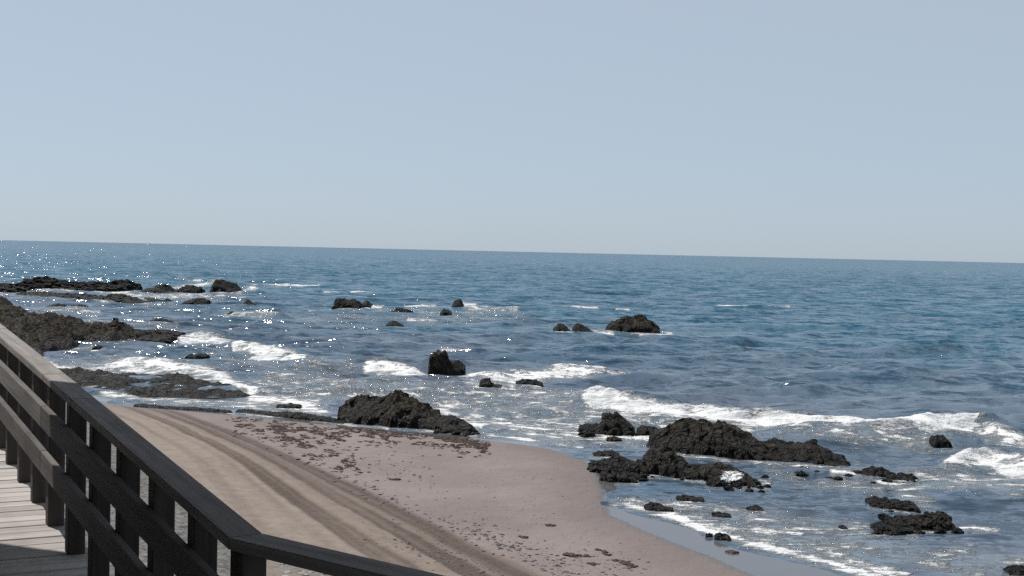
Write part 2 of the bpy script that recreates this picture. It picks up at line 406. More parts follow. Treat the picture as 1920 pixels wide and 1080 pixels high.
GZ = GZ + inl * sstep(.5, 1.5, SD) * (und - 0.035 * rut0 + 0.02 * ridge + 0.015 * streak * np.minimum(rut0 + tan_a * .5, 1) + 0.012 * rut0 * ruf + 0.05 * grav * ruf)
beach = obj('beach', grid_mesh('beach', GX, GY, GZ, dict(wet=wetv, damp=damp, rut=rut, tan=tan_a, gravel=grav)), m_sand)
tag(beach, kind='structure')

# ------------------------------------------------------------------ rocks (table first: the foam needs it)
# (name, label, category, group, silhouette px, base y left, base y right, depth m, material, seed)
FAR = 'low rocks breaking the water far out'
SML = 'small dark rocks in the shallows'
CLU = 'rocks of the dark outcrop at the water edge'
ROCKS = [
 ('rock_ridge', 'long black rock ridge farthest out at the left edge, nearest the horizon', 'rock', FAR, [(-90,540),(-40,532),(0,535),(15,525),(50,522),(72,527),(95,530),(120,532),(140,531),(180,532),(192,526),(215,527),(232,537),(245,541)], 547, 548, 9, 'far'),
 ('rock_ridge', 'low black rock strip just in front of the farthest ridge at left', 'rock', FAR, [(16,549),(32,548),(62,548),(100,551),(140,551),(170,556),(192,556),(205,551),(225,556),(250,564),(283,571)], 553, 573, 5, 'far'),
 ('sea_rock', 'double-humped black rock right of the farthest ridge', 'rock', FAR, [(256,543),(277,540),(283,535),(297,535),(307,543),(317,548)], 549, 551, 5, 'far'),
 ('sea_rock', 'low black rock in foam between the double-humped rock and the pointed one', 'rock', FAR, [(316,548),(333,537),(350,537),(366,541),(370,548)], 550, 550, 5, 'far'),
 ('sea_rock', 'pointed black rock standing alone at the right end of the far-left rocks', 'rock', FAR, [(387,544),(397,526),(410,526),(425,533),(436,541),(446,549)], 549, 550, 5, 'far'),
 ('sea_rock', 'thin black rock sliver in foam at the end of the low rock strip', 'rock', FAR, [(265,557),(277,559),(297,564)], 563, 566, 2.5, 'far'),
 ('sea_rock', 'small black rock between the low strip and the flat oval rock', 'rock', FAR, [(297,567),(305,560),(323,569)], 571, 571, 2.5, 'far'),
 ('sea_rock', 'flat oval black rock off the right end of the low strip', 'rock', FAR, [(330,570),(340,564),(360,559),(377,563),(386,570)], 573, 573, 4, 'far'),
 ('sea_rock', 'tiny black rock alone below the pointed far rock', 'rock', FAR, [(452,568),(458,563),(474,571)], 573, 573, 2, 'far'),
 ('sea_rock', 'tiny dark rock in a foam line left of the two slivers of foam', 'rock', FAR, [(421,588),(428,584),(444,591)], 592, 592, 2, 'far'),
 ('sea_rock', 'flat dark rock awash off the tip of the brown reef', 'rock', FAR, [(263,605),(285,597),(295,600),(312,604)], 607, 607, 2.5, 'far'),
 ('sea_rock', 'left of two thin dark rocks above the brown reef', 'rock', FAR, [(79,574),(100,569),(116,573)], 576, 576, 2, 'far'),
 ('sea_rock', 'right of two thin dark rocks above the brown reef', 'rock', FAR, [(124,574),(140,571),(156,574)], 577, 577, 2, 'far'),
 ('sea_rock', 'small dark rock close under the front edge of the brown reef', 'rock', SML, [(171,651),(178,647),(184,652)], 653, 653, 1.0, 'far'),
 ('sea_rock', 'thin dark rock pair awash in calm water right of the railing top', 'rock', SML, [(344,667),(352,664),(358,668),(368,663),(388,667)], 670, 670, 1.0, 'far'),
 ('sea_rock', 'blocky black rock with flat top in open water left of centre', 'rock', FAR, [(620,576),(624,562),(632,561),(642,564),(662,564),(675,573)], 580, 580, 3.5, 'far'),
 ('sea_rock', 'small round black rock touching the blocky flat-topped rock', 'rock', FAR, [(674,570),(685,564),(696,573)], 577, 577, 2.5, 'far'),
 ('sea_rock', 'low jagged black rock right of the blocky flat-topped rock', 'rock', FAR, [(716,587),(738,582),(745,577),(765,582),(774,588)], 590, 590, 3, 'far'),
 ('sea_rock', 'small dark rock before the rock with white spray', 'rock', FAR, [(824,587),(830,580),(846,585)], 590, 590, 2, 'far'),
 ('sea_rock', 'black rock with white spray breaking behind it', 'rock', FAR, [(845,575),(850,566),(862,563),(870,574)], 579, 579, 2.5, 'far'),
 ('sea_rock', 'small black rock left of a bright patch of foam in mid water', 'rock', FAR, [(719,611),(732,602),(745,606),(756,613)], 614, 614, 2, 'far'),
 ('sea_stack', 'upright knobbly black rock standing in the surf at centre', 'rock', SML, [(799,689),(802,678),(806,668),(817,664),(832,666),(840,679),(855,680),(865,685),(874,692)], 708, 706, 1.3, 'rock'),
 ('sea_rock', 'small two-part black rock right of the upright knobbly one', 'rock', SML, [(896,722),(902,712),(917,711),(922,720),(943,727)], 729, 729, 0.8, 'rock'),
 ('sea_rock', 'tiny dark rock in a foam line far left of the blocky rock', 'rock', FAR, [(490,591),(500,587),(509,592)], 593, 593, 1.5, 'far'),
 ('sea_rock', 'left of two small peaked rocks beside the large domed sea rock', 'rock', FAR, [(1037,620),(1046,609),(1057,609),(1073,622)], 624, 624, 2.4, 'far'),
 ('sea_rock', 'right of two small peaked rocks, next to the large domed sea rock', 'rock', FAR, [(1072,620),(1080,609),(1090,607),(1105,616),(1124,627)], 627, 628, 2.4, 'far'),
 ('sea_rock', 'large domed dark rock standing in open water right of centre', 'rock', FAR, [(1136,619),(1145,607),(1160,600),(1175,597),(1186,598),(1197,592),(1210,596),(1227,605),(1235,612),(1243,623)], 625, 626, 4.0, 'rock'),
 ('sea_rock', 'tiny dark rock at the foamy wave crest behind the long breaker', 'rock', SML, [(1146,701),(1157,695),(1164,699),(1177,702)], 704, 705, 0.9, 'far'),
 ('sea_rock', 'low dark rock washed by foam right of the two-part rock', 'rock', SML, [(965,718),(980,711),(1005,714),(1020,721)], 724, 725, 0.9, 'far'),
 ('sea_rock', 'dark rock at the right end of the long white breaker', 'rock', SML, [(1817,793),(1828,785),(1850,788),(1866,795)], 796, 798, 0.8, 'far'),
 ('sea_rock', 'small oval black rock between the long breaker and the right-hand foam', 'rock', SML, [(1750,829),(1757,819),(1778,819),(1788,829)], 832, 833, 0.7, 'rock'),
 ('sea_rock', 'flat rock awash above the lower right reef', 'rock', SML, [(1634,946),(1655,936),(1678,940),(1700,943),(1732,951)], 955, 958, 1.0, 'reef'),
 ('sea_rock', 'flat-topped layered rock with foam at its right end, lower right', 'rock', SML, [(1676,988),(1711,975),(1730,975),(1758,969),(1792,968),(1802,978)], 996, 998, 1.2, 'reef'),
 ('sea_rock', 'low dark rock joined to the left of the flat-topped layered rock', 'rock', SML, [(1642,988),(1658,981),(1680,991)], 998, 999, 0.6, 'rock'),
 ('sea_rock', 'tiny black rock left of the lower right reef', 'rock', SML, [(1577,992),(1585,986),(1592,993)], 996, 996, 0.3, 'rock'),
 ('sea_rock', 'dark rock cut by the lower right corner of the frame', 'rock', SML, [(1893,1074),(1920,1067),(1950,1065),(1975,1078)], 1083, 1085, 0.6, 'rock'),
 ('sea_rock', 'pointed black rock just left of the big outcrop, in white foam', 'rock', CLU, [(1082,807),(1103,800),(1129,797),(1133,775),(1147,773),(1160,777),(1173,784),(1183,791),(1195,803)], 810, 812, 1.2, 'rock'),
 ('sea_rock', 'low dark rock bridging the pointed rock and the big outcrop', 'rock', CLU, [(1195,805),(1210,800),(1228,803),(1248,811)], 813, 815, 0.7, 'rock'),
 ('sea_rock', 'thin dark rock in foam below the pointed black rock', 'rock', CLU, [(1137,824),(1150,819),(1167,824)], 827, 827, 0.4, 'rock'),
 ('rock_outcrop', 'biggest long dark outcrop, the bumpy ridge right of the sand spit', 'rock', CLU, [(1218,843),(1224,836),(1233,823),(1260,807),(1273,800),(1300,797),(1327,799),(1345,802),(1360,803),(1380,801),(1393,803),(1420,815),(1443,827),(1457,835),(1477,837),(1503,843),(1527,843),(1550,837),(1567,843),(1583,853),(1610,866),(1632,882)], 852, 893, 2.6, 'rock'),
 ('sea_rock', 'low rounded rock trailing off the right end of the biggest outcrop', 'rock', CLU, [(1622,888),(1643,877),(1660,879),(1672,886),(1690,893),(1712,901)], 899, 905, 0.8, 'rock'),
 ('rock_outcrop', 'front rock ridge of the outcrop with a white foamy patch', 'rock', CLU, [(1200,872),(1216,858),(1233,848),(1260,849),(1287,857),(1300,870),(1323,874),(1345,876),(1360,873),(1377,877),(1397,886),(1413,896),(1436,905)], 888, 918, 1.4, 'reef'),
 ('sea_rock', 'uppermost low rock where the outcrop meets the sand', 'rock', CLU, [(1112,855),(1123,847),(1150,847),(1165,854)], 859, 860, 0.6, 'rock'),
 ('sea_rock', 'jagged rock behind the foremost lump on the sand side of the outcrop', 'rock', CLU, [(1116,868),(1143,866),(1170,859),(1193,866),(1210,869),(1222,884)], 884, 893, 0.9, 'rock'),
 ('sea_rock', 'foremost lump of the outcrop, at the edge of the bare sand', 'rock', CLU, [(1124,890),(1143,879),(1170,883),(1180,886),(1197,896)], 904, 908, 0.7, 'rock'),
 ('sea_rock', 'small dark rock lying on the sand at the left tip of the outcrop', 'rock', CLU, [(1100,880),(1117,871),(1130,880)], 884, 885, 0.35, 'rock'),
 ('shallow_rock', 'left dark flat rock in the foamy shallows before the outcrop', 'rock', SML, [(1208,953),(1222,946),(1237,947),(1268,959)], 960, 964, 0.6, 'rock'),
 ('shallow_rock', 'dark flat rock nearest below the foamy front ridge', 'rock', SML, [(1268,935),(1285,931),(1303,933),(1325,939)], 941, 943, 0.5, 'rock'),
 ('shallow_rock', 'thin dark rock in foam, middle of the shallows before the outcrop', 'rock', SML, [(1335,967),(1350,963),(1362,964),(1375,969)], 971, 973, 0.35, 'rock'),
 ('shallow_rock', 'right dark flat rock in the shallows below the front ridge tip', 'rock', SML, [(1401,955),(1420,949),(1434,957)], 960, 961, 0.35, 'rock'),
 ('beach_stone', 'small round black stone on the wet sand beside a longer one', 'stone', 'stones on the wet sand', [(1323,1006),(1331,1002),(1338,1006)], 1009, 1009, 0.12, 'rock'),
 ('beach_stone', 'long black stone on the wet sand at the swash edge', 'stone', 'stones on the wet sand', [(1339,1006),(1352,1002),(1364,1006),(1373,1013)], 1014, 1017, 0.18, 'rock'),
 ('rock_hump', 'big rounded dark rock hump where the beach meets the water', 'rock', CLU, [(616,785),(629,770),(646,760),(667,749),(685,747),(703,747),(720,746),(731,744),(741,740),(752,748),(766,752),(783,763),(798,771),(819,780),(833,783),(845,790),(861,794),(877,799),(891,808)], 794, 818, 2.6, 'reef'),
 ('rock_ledge', 'low dark rock ledge running left from the big rounded hump', 'rock', CLU, [(430,770),(460,770),(488,772),(516,774),(558,775),(583,780),(611,784),(655,793)], 774, 798, 0.9, 'rock'),
 ('rock_ledge', 'thin dark ledge along the pale pool between handrail and longer ledge', 'rock', CLU, [(240,759),(275,760),(310,764),(345,765),(390,768),(440,772)], 764, 777, 0.5, 'rock'),
 ('sea_rock', 'thin black rock in foam above the low ledge', 'rock', SML, [(514,762),(541,757),(564,762)], 764, 765, 0.7, 'rock'),
 ('reef_ridge', 'peaked brown ridge at the seaward tip of the left reef', 'rock', 'brown reef at left', [(140,634),(150,626),(165,618),(172,613),(180,600),(187,603),(196,612),(212,620),(235,621),(262,622),(285,625),(300,632),(314,641)], 642, 645, 6, 'reef'),
]
def horizon_y(px): return 450.0 + px * 43.0 / 1920.0
def rock_geo(sil, byl, byr, depth, seed):
    sil = np.array(sil, float); pl, pr = sil[0, 0], sil[-1, 0]
    A = on_plane(pl, byl); B = on_plane(pr, byr)
    Wd = np.hypot(*(B - A)[:2]); back = np.array([0.0, 1.0])
    npx = pr - pl
    nu = int(np.clip(npx / 1.5, 16, 240)); nv = int(np.clip(depth / max(Wd / nu, .015), 16, 90))
    u = np.linspace(0, 1, nu); v = np.linspace(-1, 1, nv)
    px = pl + u * npx
    top = np.interp(px, sil[:, 0], sil[:, 1])
    e = np.minimum(u, 1 - u); env = sstep(0, 0.10, e)
    front = A[None, :2] + u[:, None] * (B - A)[None, :2]
    # depth of the ridge and the height that puts it on the silhouette
    half = 0.5 * depth * (0.45 + 0.55 * np.sqrt(np.clip(env, 0, 1)))
    half = half * (1 + 0.22 * fbm(px / 48.0, np.full(nu, seed * 1.7), seed + 2, 3))
    mid = front + half[:, None] * back
    yp = np.array([horizon_y(p) + (EYE[2] * FPX / q) for p, q in zip(px, mid[:, 1])])
    hgt = np.maximum((yp - top) * mid[:, 1] / FPX, 0.06)
    hmax = hgt.max()
    U, V = np.meshgrid(np.arange(nu), v)
    H = hgt[U]; hf = half[U]
    X = mid[:, 0][U]; Y = mid[:, 1][U] + V * hf
    s = 1.0 / max(0.16, min(Wd, depth, hmax * 2.2) * 0.45)
    wx = X + 0.25 / s * fbm(X * s * 1.5, Y * s * 1.5, seed + 21, 3); wy = Y + 0.25 / s * fbm(X * s * 1.5, Y * s * 1.5, seed + 22, 3)
    bl, bv = worley(wx * s, wy * s, seed); bl2, bv2 = worley(wx * s * 2.2, wy * s * 2.2, seed + 5); bl3, bv3 = worley(wx * s * 5, wy * s * 5, seed + 7)
    rid = fbm(X * s * 1.3, Y * s * 1.3, seed + 3, 6, 0.62, True)
    cross = 1 - np.abs(V) ** 1.45
    lump = 0.28 * (0.5 - bl) + 0.40 * (bv - 0.5) + 0.16 * (0.5 - bl2) + 0.30 * (bv2 - 0.5) + 0.10 * (0.5 - bl3) + 0.14 * (bv3 - .5) + 0.30 * (rid - 0.1)
    Z = H * cross * (1 + 0.55 * lump) + 0.30 * hmax * lump * cross
    # keep the ridge line close to the silhouette
    keep = np.exp(-(V / 0.22) ** 2)
    Z = Z * (1 - 0.65 * keep) + H * (0.97 + 0.18 * lump) * 0.65 * keep
    rimv = sstep(0.72, 1.0, np.abs(V)); rimu = sstep(0.06, 0.0, np.minimum(U / (nu - 1), 1 - U / (nu - 1)))
    rim = np.maximum(rimv, rimu)
    dip = 0.12 + 0.15 * hmax
    Z = Z * (1 - rim) - dip * rim
    Y = Y + 0.30 * hf * (lump) * (1 - rim)
    j = 0.10 * min(depth, Wd)
    X = X + j * fbm(X * s * 1.7, Y * s * 1.7, seed + 8, 3); Y = Y + j * fbm(X * s * 1.7, Y * s * 1.7, seed + 9, 3)
    base = ground_z(X, Y) if True else 0
    Z = Z + np.maximum(base, 0.0)
    return X, Y, Z
# broad reef shelves: footprint outlines on the water
REEFS = [
 ('reef_shelf', 'broad brown weedy reef shelf at the left edge above the handrail', 'rock', 'brown reef at left',
  [(-520,590),(-250,568),(-60,557),(0,562),(22,568),(45,585),(65,596),(110,602),(150,611),(190,617),(250,627),(300,640),(220,644),(150,644),(165,649),(110,657),(78,668),(30,662),(0,655),(-100,640),(-300,612)], 0.55, 0.9, 3),
 ('reef_shelf', 'flat dark weed-covered reef shelf between handrail and surf, with foam pools', 'rock', 'reef beside the beach',
  [(60,690),(127,698),(156,697),(235,695),(308,701),(352,708),(410,716),(439,727),(490,738),(470,747),(352,748),(264,745),(220,741),(185,733),(150,728),(60,716)], 0.07, 0.34, 8),
]
def reef_geo(poly, h, rough, seed):
    W = [tuple(on_plane(x, y)[:2]) for x, y in poly]
    xs = [w[0] for w in W]; ys = [w[1] for w in W]
    nx = int(np.clip((max(xs) - min(xs)) / 0.10, 60, 330)); ny = int(np.clip((max(ys) - min(ys)) / 0.12, 60, 300))
    X, Y = np.meshgrid(np.linspace(min(xs) - 1, max(xs) + 1, nx), np.linspace(min(ys) - 1, max(ys) + 1, ny))
    sd = poly_dist(X, Y, W); sd = np.where(inside(X, Y, W), sd, -sd)
    sd = sd + 0.9 * rough * fbm(X * .6, Y * .6, seed, 4) + 0.3
    bl, bv = worley(X * .8, Y * .8, seed + 1)
    n = fbm(X * .35, Y * .35, seed + 2, 5, 0.55) ; rr = fbm(X * 1.1, Y * 1.1, seed + 4, 4, .55, True)
    bl2, bv2 = worley(X * 2.2, Y * 2.2, seed + 6)
    Z = h * 0.6 + rough * (1.0 * n + 0.45 * (rr - .2) + 0.30 * (bv - .5) + 0.16 * (bv2 - .5) - .1 * bl2)
    Z = -0.5 + (Z + 0.5) * sstep(-0.2, 1.2 * min(1, rough * 2.2), sd)
    return X, Y, Z

# ------------------------------------------------------------------ sea
ay = [11.0]
while ay[-1] < 1500:
    ay.append(ay[-1] + max(0.075, ay[-1] * 0.0042))
ay += list(np.geomspace(1600, 60000, 40))
ay = np.array(ay)
aa = np.concatenate([np.linspace(-1.5, -0.50, 26)[:-1], np.linspace(-0.50, 0.50, 460), np.linspace(0.50, 1.5, 26)[1:]])
AA, SY = np.meshgrid(aa, ay); SX = AA * SY
step = np.gradient(ay)[:, None] * np.ones_like(SX)
SPX, SPY = to_px(np.stack([SX, SY, np.zeros_like(SX)], -1))
near = SY < 260
sd = np.full(SX.shape, -300.0); sd[near] = shore_d(SX[near], SY[near])
rng = np.random.RandomState(4)
amp_shore = np.clip(-sd / 7.0, 0.10, 1.0)
amp_shore = amp_shore * np.where(SPY > 900, 0.55, 1.0)
WZ = np.zeros_like(SX); DX = np.zeros_like(SX); DY = np.zeros_like(SX)
waves = []
for k in range(46):
    lam = 0.7 * (9.0 / 0.7) ** rng.rand()
    th = rng.normal(0, 0.42) + 0.22
    waves.append((lam, th, rng.rand() * 6.28))
gustx = 0.75 + 0.5 * (0.5 + 0.5 * fbm(SX * .035, SY * .05, 21, 3))
for lam, th, ph in waves:
    kx, ky = math.sin(th), -math.cos(th); w = 2 * math.pi / lam
    A = 0.0085 * lam ** 0.75 * sstep(lam / 2.2, lam / 5.0, step) * amp_shore * gustx
    arg = w * (SX * kx + SY * ky) + ph
    c = np.cos(arg); s_ = np.sin(arg)
    WZ += A * c; DX -= 0.9 * A * kx * s_; DY -= 0.9 * A * ky * s_
# breakers: crest line px, half thickness px on the seaward and landward side, height m
BREAK = [
 ([(1085,748),(1120,743),(1170,752),(1300,766),(1450,782),(1600,794),(1750,802),(1830,800),(1880,815),(1930,822)], 8, 22, 0.30),
 ([(1770,868),(1830,856),(1900,862),(1960,872)], 10, 30, 0.30),
 ([(684,690),(740,690),(800,700)], 5, 14, 0.32),
 ([(860,700),(930,708),(1050,700),(1130,698)], 5, 12, 0.25),
 ([(435,655),(500,664),(575,672)], 5, 10, 0.32),
 ([(338,638),(385,634),(440,645)], 5, 10, 0.25),
 ([(690,643),(730,641),(765,647)], 3, 6, 0.25),
 ([(560,640),(640,640)], 3, 6, 0.2),
 ([(930,634),(1130,634)], 4, 7, 0.25), ([(1180,640),(1420,660)], 4, 8, 0.25), ([(1560,690),(1640,698),(1740,706)], 5, 9, 0.28),
 ([(1380,708),(1480,726),(1560,730)], 5, 9, 0.25), ([(560,686),(660,690)], 4, 9, 0.25), ([(1180,705),(1290,716),(1360,720)], 5, 10, 0.22),
 ([(1650,655),(1900,668)], 4, 8, 0.2), ([(230,682),(330,690),(430,706)], 4, 12, 0.2),
]
wob = 0.75 + 0.5 * fbm(SX * 1.3, SY * 1.3, 31, 3)
for pts, hs, hl, hh_ in BREAK:
    pts = np.array(pts, float); 
    k = (SPX > pts[0, 0] - 30) & (SPX < pts[-1, 0] + 30)
    yc = np.interp(SPX, pts[:, 0], pts[:, 1]); d = SPY - yc
    prof = np.where(d < 0, np.exp(-(d / hs) ** 2), np.exp(-(d / (hl * .45)) ** 2))
    endf = sstep(-30, 25, SPX - pts[0, 0]) * sstep(-30, 25, pts[-1, 0] - SPX)
    WZ += np.where(k, hh_ * prof * endf * wob, 0) * np.clip(-sd / 2.0, 0, 1)
# foam
FOAM = [
 ([(1100,752),(1170,762),(1300,778),(1450,792),(1600,802),(1750,810),(1830,811)], 10, 1.25),
 ([(1100,745),(1150,748)], 12, 1.1),
 ([(1110,775),(1250,790),(1400,800)], 22, 0.66), ([(1150,770),(1350,792),(1600,815),(1780,825)], 20, 0.52),
 ([(470,735),(620,735),(760,735),(900,752)], 26, 0.46), ([(900,790),(1010,790),(1100,800)], 24, 0.52), ([(500,705),(640,712)], 14, 0.42), ([(330,715),(420,720)], 16, 0.6),
 ([(120,690),(200,692),(300,696)], 12, 0.62), ([(1700,890),(1800,905),(1930,925)], 20, 0.46), ([(1540,905),(1650,915)], 12, 0.5), ([(880,735),(1080,745)], 18, 0.45),
 ([(380,668),(520,690),(660,690)], 16, 0.36), ([(60,600),(200,604),(330,614)], 9, 0.34), ([(0,553),(200,560),(420,566)], 7, 0.42), ([(560,600),(760,600),(1000,600)], 9, 0.34), ([(700,585),(980,590)], 6, 0.4), ([(1300,960),(1500,985),(1620,1000)], 26, 0.42), ([(1400,1000),(1700,1040),(1920,1060)], 26, .36), ([(1180,820),(1060,815),(960,800)], 18, 0.6), ([(1130,818),(1230,818)], 10, 1.0),
 ([(1830,812),(1880,822),(1930,828)], 8, 0.75),
 ([(1775,872),(1840,868),(1900,880),(1960,888)], 14, 1.1), ([(1800,895),(1860,900),(1950,905)], 10, 0.75), ([(1700,905),(1780,920)], 10, 0.55),
 ([(690,690),(740,695),(800,705)], 8, 1.05), ([(860,704),(950,714),(1050,706),(1130,700)], 8, 0.95), ([(880,722),(990,735),(1060,738)], 12, 0.6),
 ([(440,658),(500,668),(570,674)], 6, 1.0), ([(340,638),(390,640),(435,646)], 7, 1.0),
 ([(200,686),(300,690),(380,696),(430,708)], 10, 0.85), ([(400,705),(440,722),(480,735)], 12, 0.95), ([(470,745),(530,752),(610,770)], 12, 0.95),
 ([(480,718),(600,716),(680,722)], 12, 0.52), ([(560,740),(650,738)], 12, 0.5), ([(600,752),(560,756)], 8, 0.7), ([(760,745),(840,755),(900,775)], 16, 0.62), ([(860,790),(930,790),(1010,800)], 18, 0.62),
 ([(820,770),(900,800)], 10, 0.9), ([(960,760),(1080,770)], 20, 0.5), ([(900,755),(1100,800)], 26, 0.42), ([(700,715),(800,728),(900,745)], 16, 0.42),
 ([(705,641),(740,644)], 4, 0.95), ([(830,655),(865,658)], 3, 0.9), ([(772,602),(812,604)], 4.5, 1.15), ([(1040,698),(1080,700)], 6, 1.0),
 ([(1345,573),(1480,575)], 1.8, 1.2), ([(470,536),(600,537)], 1.8, 1.2), ([(605,548),(632,548)], 1.6, 1.1), ([(655,548),(690,548)], 1.6, 1.1), ([(1070,577),(1120,578)], 2.2, 1.2),
 ([(1158,580),(1180,580)], 1.6, 1.0), ([(690,577),(720,576)], 2, .9), ([(760,575),(815,574)], 2.2, 1.0), ([(868,572),(890,574)], 5, 1.1), ([(880,580),(975,580)], 3, .85), ([(930,600),(985,600)], 3, .75),
 ([(230,555),(330,556),(420,552)], 6, 0.75), ([(290,545),(380,534),(400,530)], 4, .8), ([(40,545),(110,545),(240,550)], 3, .9), ([(240,560),(280,562)], 4, 1.0), ([(330,525),(375,527)], 2, .9), ([(445,548),(480,540)], 5, .9), ([(340,555),(460,558)], 2.5, .8),
 ([(60,585),(190,588)], 3, .6), ([(65,592),(110,598)], 3, .7), ([(420,592),(520,590)], 2.5, .8), ([(580,583),(640,585)], 2, .7), ([(940,622),(1040,622)], 2.5, .7), ([(1040,626),(1150,628)], 2.5, .9), ([(1200,630),(1260,626)], 3, .9), ([(1190,648),(1225,650)], 3, .7),
 ([(100,652),(180,650)], 3, .5), ([(270,643),(320,644)], 2, .8), ([(85,676),(115,690)], 5, .8),
 ([(1330,910),(1440,905)], 8, .6), ([(1560,890),(1640,898)], 6, .85), ([(1800,985),(1870,990)], 6, .95), ([(1650,905),(1720,915)], 10, .55), ([(1690,930),(1760,960)], 14, .5), ([(1640,1003),(1720,1008)], 6, .6),
 ([(1150,945),(1290,950),(1420,965)], 12, .55), ([(1230,962),(1340,985),(1500,1000)], 14, .5),
 ([(1180,948),(1260,968),(1330,996),(1420,1022),(1550,1056),(1660,1090)], 9, 1.0), ([(1300,975),(1430,1008),(1560,1040),(1700,1085)], 14, .62),
 ([(1500,1010),(1700,1050),(1900,1100)], 18, .38), ([(1440,880),(1540,920)], 12, .35),
 ([(190,738),(330,752),(450,758),(520,770)], 9, .60), ([(900,812),(1000,826),(1090,838)], 5, .6), ([(190,736),(230,742)], 5, .8), ([(160,725),(200,727)], 3, .7),
]
foam = strokes(SPX, SPY, FOAM)
for (nm, lb, ct, gp, sil, byl, byr, dep, mt) in ROCKS:
    if nm == 'beach_stone': continue
    s_ = 2.0 if byl < 660 else 4.5
    foam = np.maximum(foam, strokes(SPX, SPY, [([(sil[0][0] - 3, byl), (sil[-1][0] + 3, byr)], s_, 0.55)]))
farf = sstep(70, 130, SY); foam = foam * (1 - farf + farf * np.clip(0.75 + 1.1 * fbm(SX * .30, SY * .10, 61, 3), 0, 1.15))
# random white flecks out at sea
fl = sstep(0.42, 0.62, fbm(SX * .11, SY * .045, 41, 4)) * 0.24 * (SY < 400)
foam = np.maximum(foam, fl)
shal = np.clip(sstep(-60, -0.5, sd) ** .7 * (0.75 + 0.5 * fbm(SX * .12, SY * .12, 44, 3)), 0, 1)
foam_h = sstep(0.5, 1.1, foam) * np.clip(-sd / 3, 0, 1)
WZ += foam_h * 0.07 * (fbm(SX * 2.2, SY * 2.2, 51, 3) + .3)
WZ = np.where(sd > -0.25, np.minimum(WZ, 0.02), WZ)
sea = obj('sea', grid_mesh('sea', SX + DX, SY + DY, WZ + 0.01, dict(foam=foam, shallow=shal, calm=sstep(-6, 0, sd), face=sstep(25, 260, SY))), m_sea)
tag(sea, kind='structure')

# ------------------------------------------------------------------ build the rocks
MATS = dict(far=m_far, rock=m_rock, reef=m_reef)
def centred(name, X, Y, Z, material, attrs=None):
    c = np.array([X.mean(), Y.mean(), 0.0])
    o = obj(name, grid_mesh(name, X - c[0], Y - c[1], Z - c[2], attrs), material)
    o.location = c; return o
for i, (nm, lb, ct, gp, sil, byl, byr, dep, mt) in enumerate(ROCKS):
    X, Y, Z = rock_geo(sil, byl, byr, dep, 100 + i * 13)
    white = np.zeros(X.shape)
    if 'white foamy patch' in lb:
        qx, qy = to_px(np.stack([X, Y, Z], -1))
        white = np.exp(-((qx - 1372) / 26) ** 2 - ((qy - 893) / 12) ** 2) * 1.1
    tag(centred(nm, X, Y, Z, MATS[mt], dict(white=white)), lb, ct, gp)
for nm, lb, ct, gp, poly, h, rough, seed in REEFS:
    X, Y, Z = reef_geo(poly, h, rough, seed)
    tag(centred(nm, X, Y, Z, m_reef, dict(white=np.zeros(X.shape))), lb, ct, gp)

# ------------------------------------------------------------------ boardwalk and railing
CORNER = at_depth(461, 1004, 4.8)                       # middle of the handrail top at the bend
def unit(a): return a / np.linalg.norm(a)
D1 = unit(ray(-390, 287)); D1B = unit(ray(-340, 340))    # the two runs of the ramp, rising away from us
T_KINK = 4.0; KINK = CORNER + D1 * T_KINK; FAR_END = KINK + D1B * 9.0
E2 = on_plane(800, 1084, CORNER[2]); D2 = unit(E2 - CORNER)
ZUP = np.array([0, 0, 1.0])
def land(d):                                             # horizontal unit vector to the landward side
    n = np.cross(ZUP, d); n[2] = 0; n = unit(n)
    return n if n[0] < 0 else -n
N1 = land(D1); N1B = land(D1B); N2 = land(D2)
N2 = N2 if (N2 @ N1) > 0 else -N2
CAP_W, CAP_T, RAIL_H = 0.135, 0.045, 0.94
def mitre(na, nb): 
    mm = unit(na + nb); return mm / (mm @ na)
MC = mitre(N1, N2); MK = mitre(N1, N1B)
rail = empty('wooden_railing', CORNER - ZUP * RAIL_H)
tag(rail, 'dark wooden boardwalk railing with flat handrail bending at the lower left', 'railing')
bpy.context.view_layer.update()
RI = rail.matrix_world.inverted() if False else Matrix.Translation(-Vector(rail.location))
def cap_board(p0, p1, m0, m1):
    hw = CAP_W / 2
    pts = [p0 - m0 * hw, p1 - m1 * hw, p1 + m1 * hw, p0 + m0 * hw]
    c = (p0 + p1) / 2; x = p1 - p0
    mw = axes_matrix(c, p1); inv = mw.inverted()
    loc = [inv @ Vector(p - ZUP * CAP_T) for p in pts]
    bm = bmesh.new(); lo = [bm.verts.new(q) for q in loc]; hi = [bm.verts.new(inv @ Vector(p)) for p in pts]
    bm.faces.new(hi); bm.faces.new(lo[::-1])
    for a in range(4): bm.faces.new((lo[a], lo[(a + 1) % 4], hi[(a + 1) % 4], hi[a]))
    bmesh.ops.recalc_face_normals(bm, faces=bm.faces[:])
    bmesh.ops.bevel(bm, geom=bm.edges[:], offset=0.004, segments=2, affect='EDGES')
    me = bpy.data.meshes.new('handrail_board'); bm.to_mesh(me); bm.free()
    o = obj('handrail_board', me, m_wood, rail); o.matrix_local = RI @ mw
g = 0.0025
def along(t):                                             # point, landward normal at distance t up the ramp
    return (CORNER + D1 * t, N1, D1) if t <= T_KINK else (KINK + D1B * (t - T_KINK), N1B, D1B)
J1 = 3.05
cap_board(CORNER + D1 * g, CORNER + D1 * (J1 - g), MC, N1)
cap_board(CORNER + D1 * (J1 + g), KINK - D1 * g, N1, MK)
cap_board(KINK + D1B * g, KINK + D1B * 2.9, MK, N1B); cap_board(KINK + D1B * 2.905, KINK + D1B * 5.9, N1B, N1B); cap_board(KINK + D1B * 5.905, FAR_END, N1B, N1B)
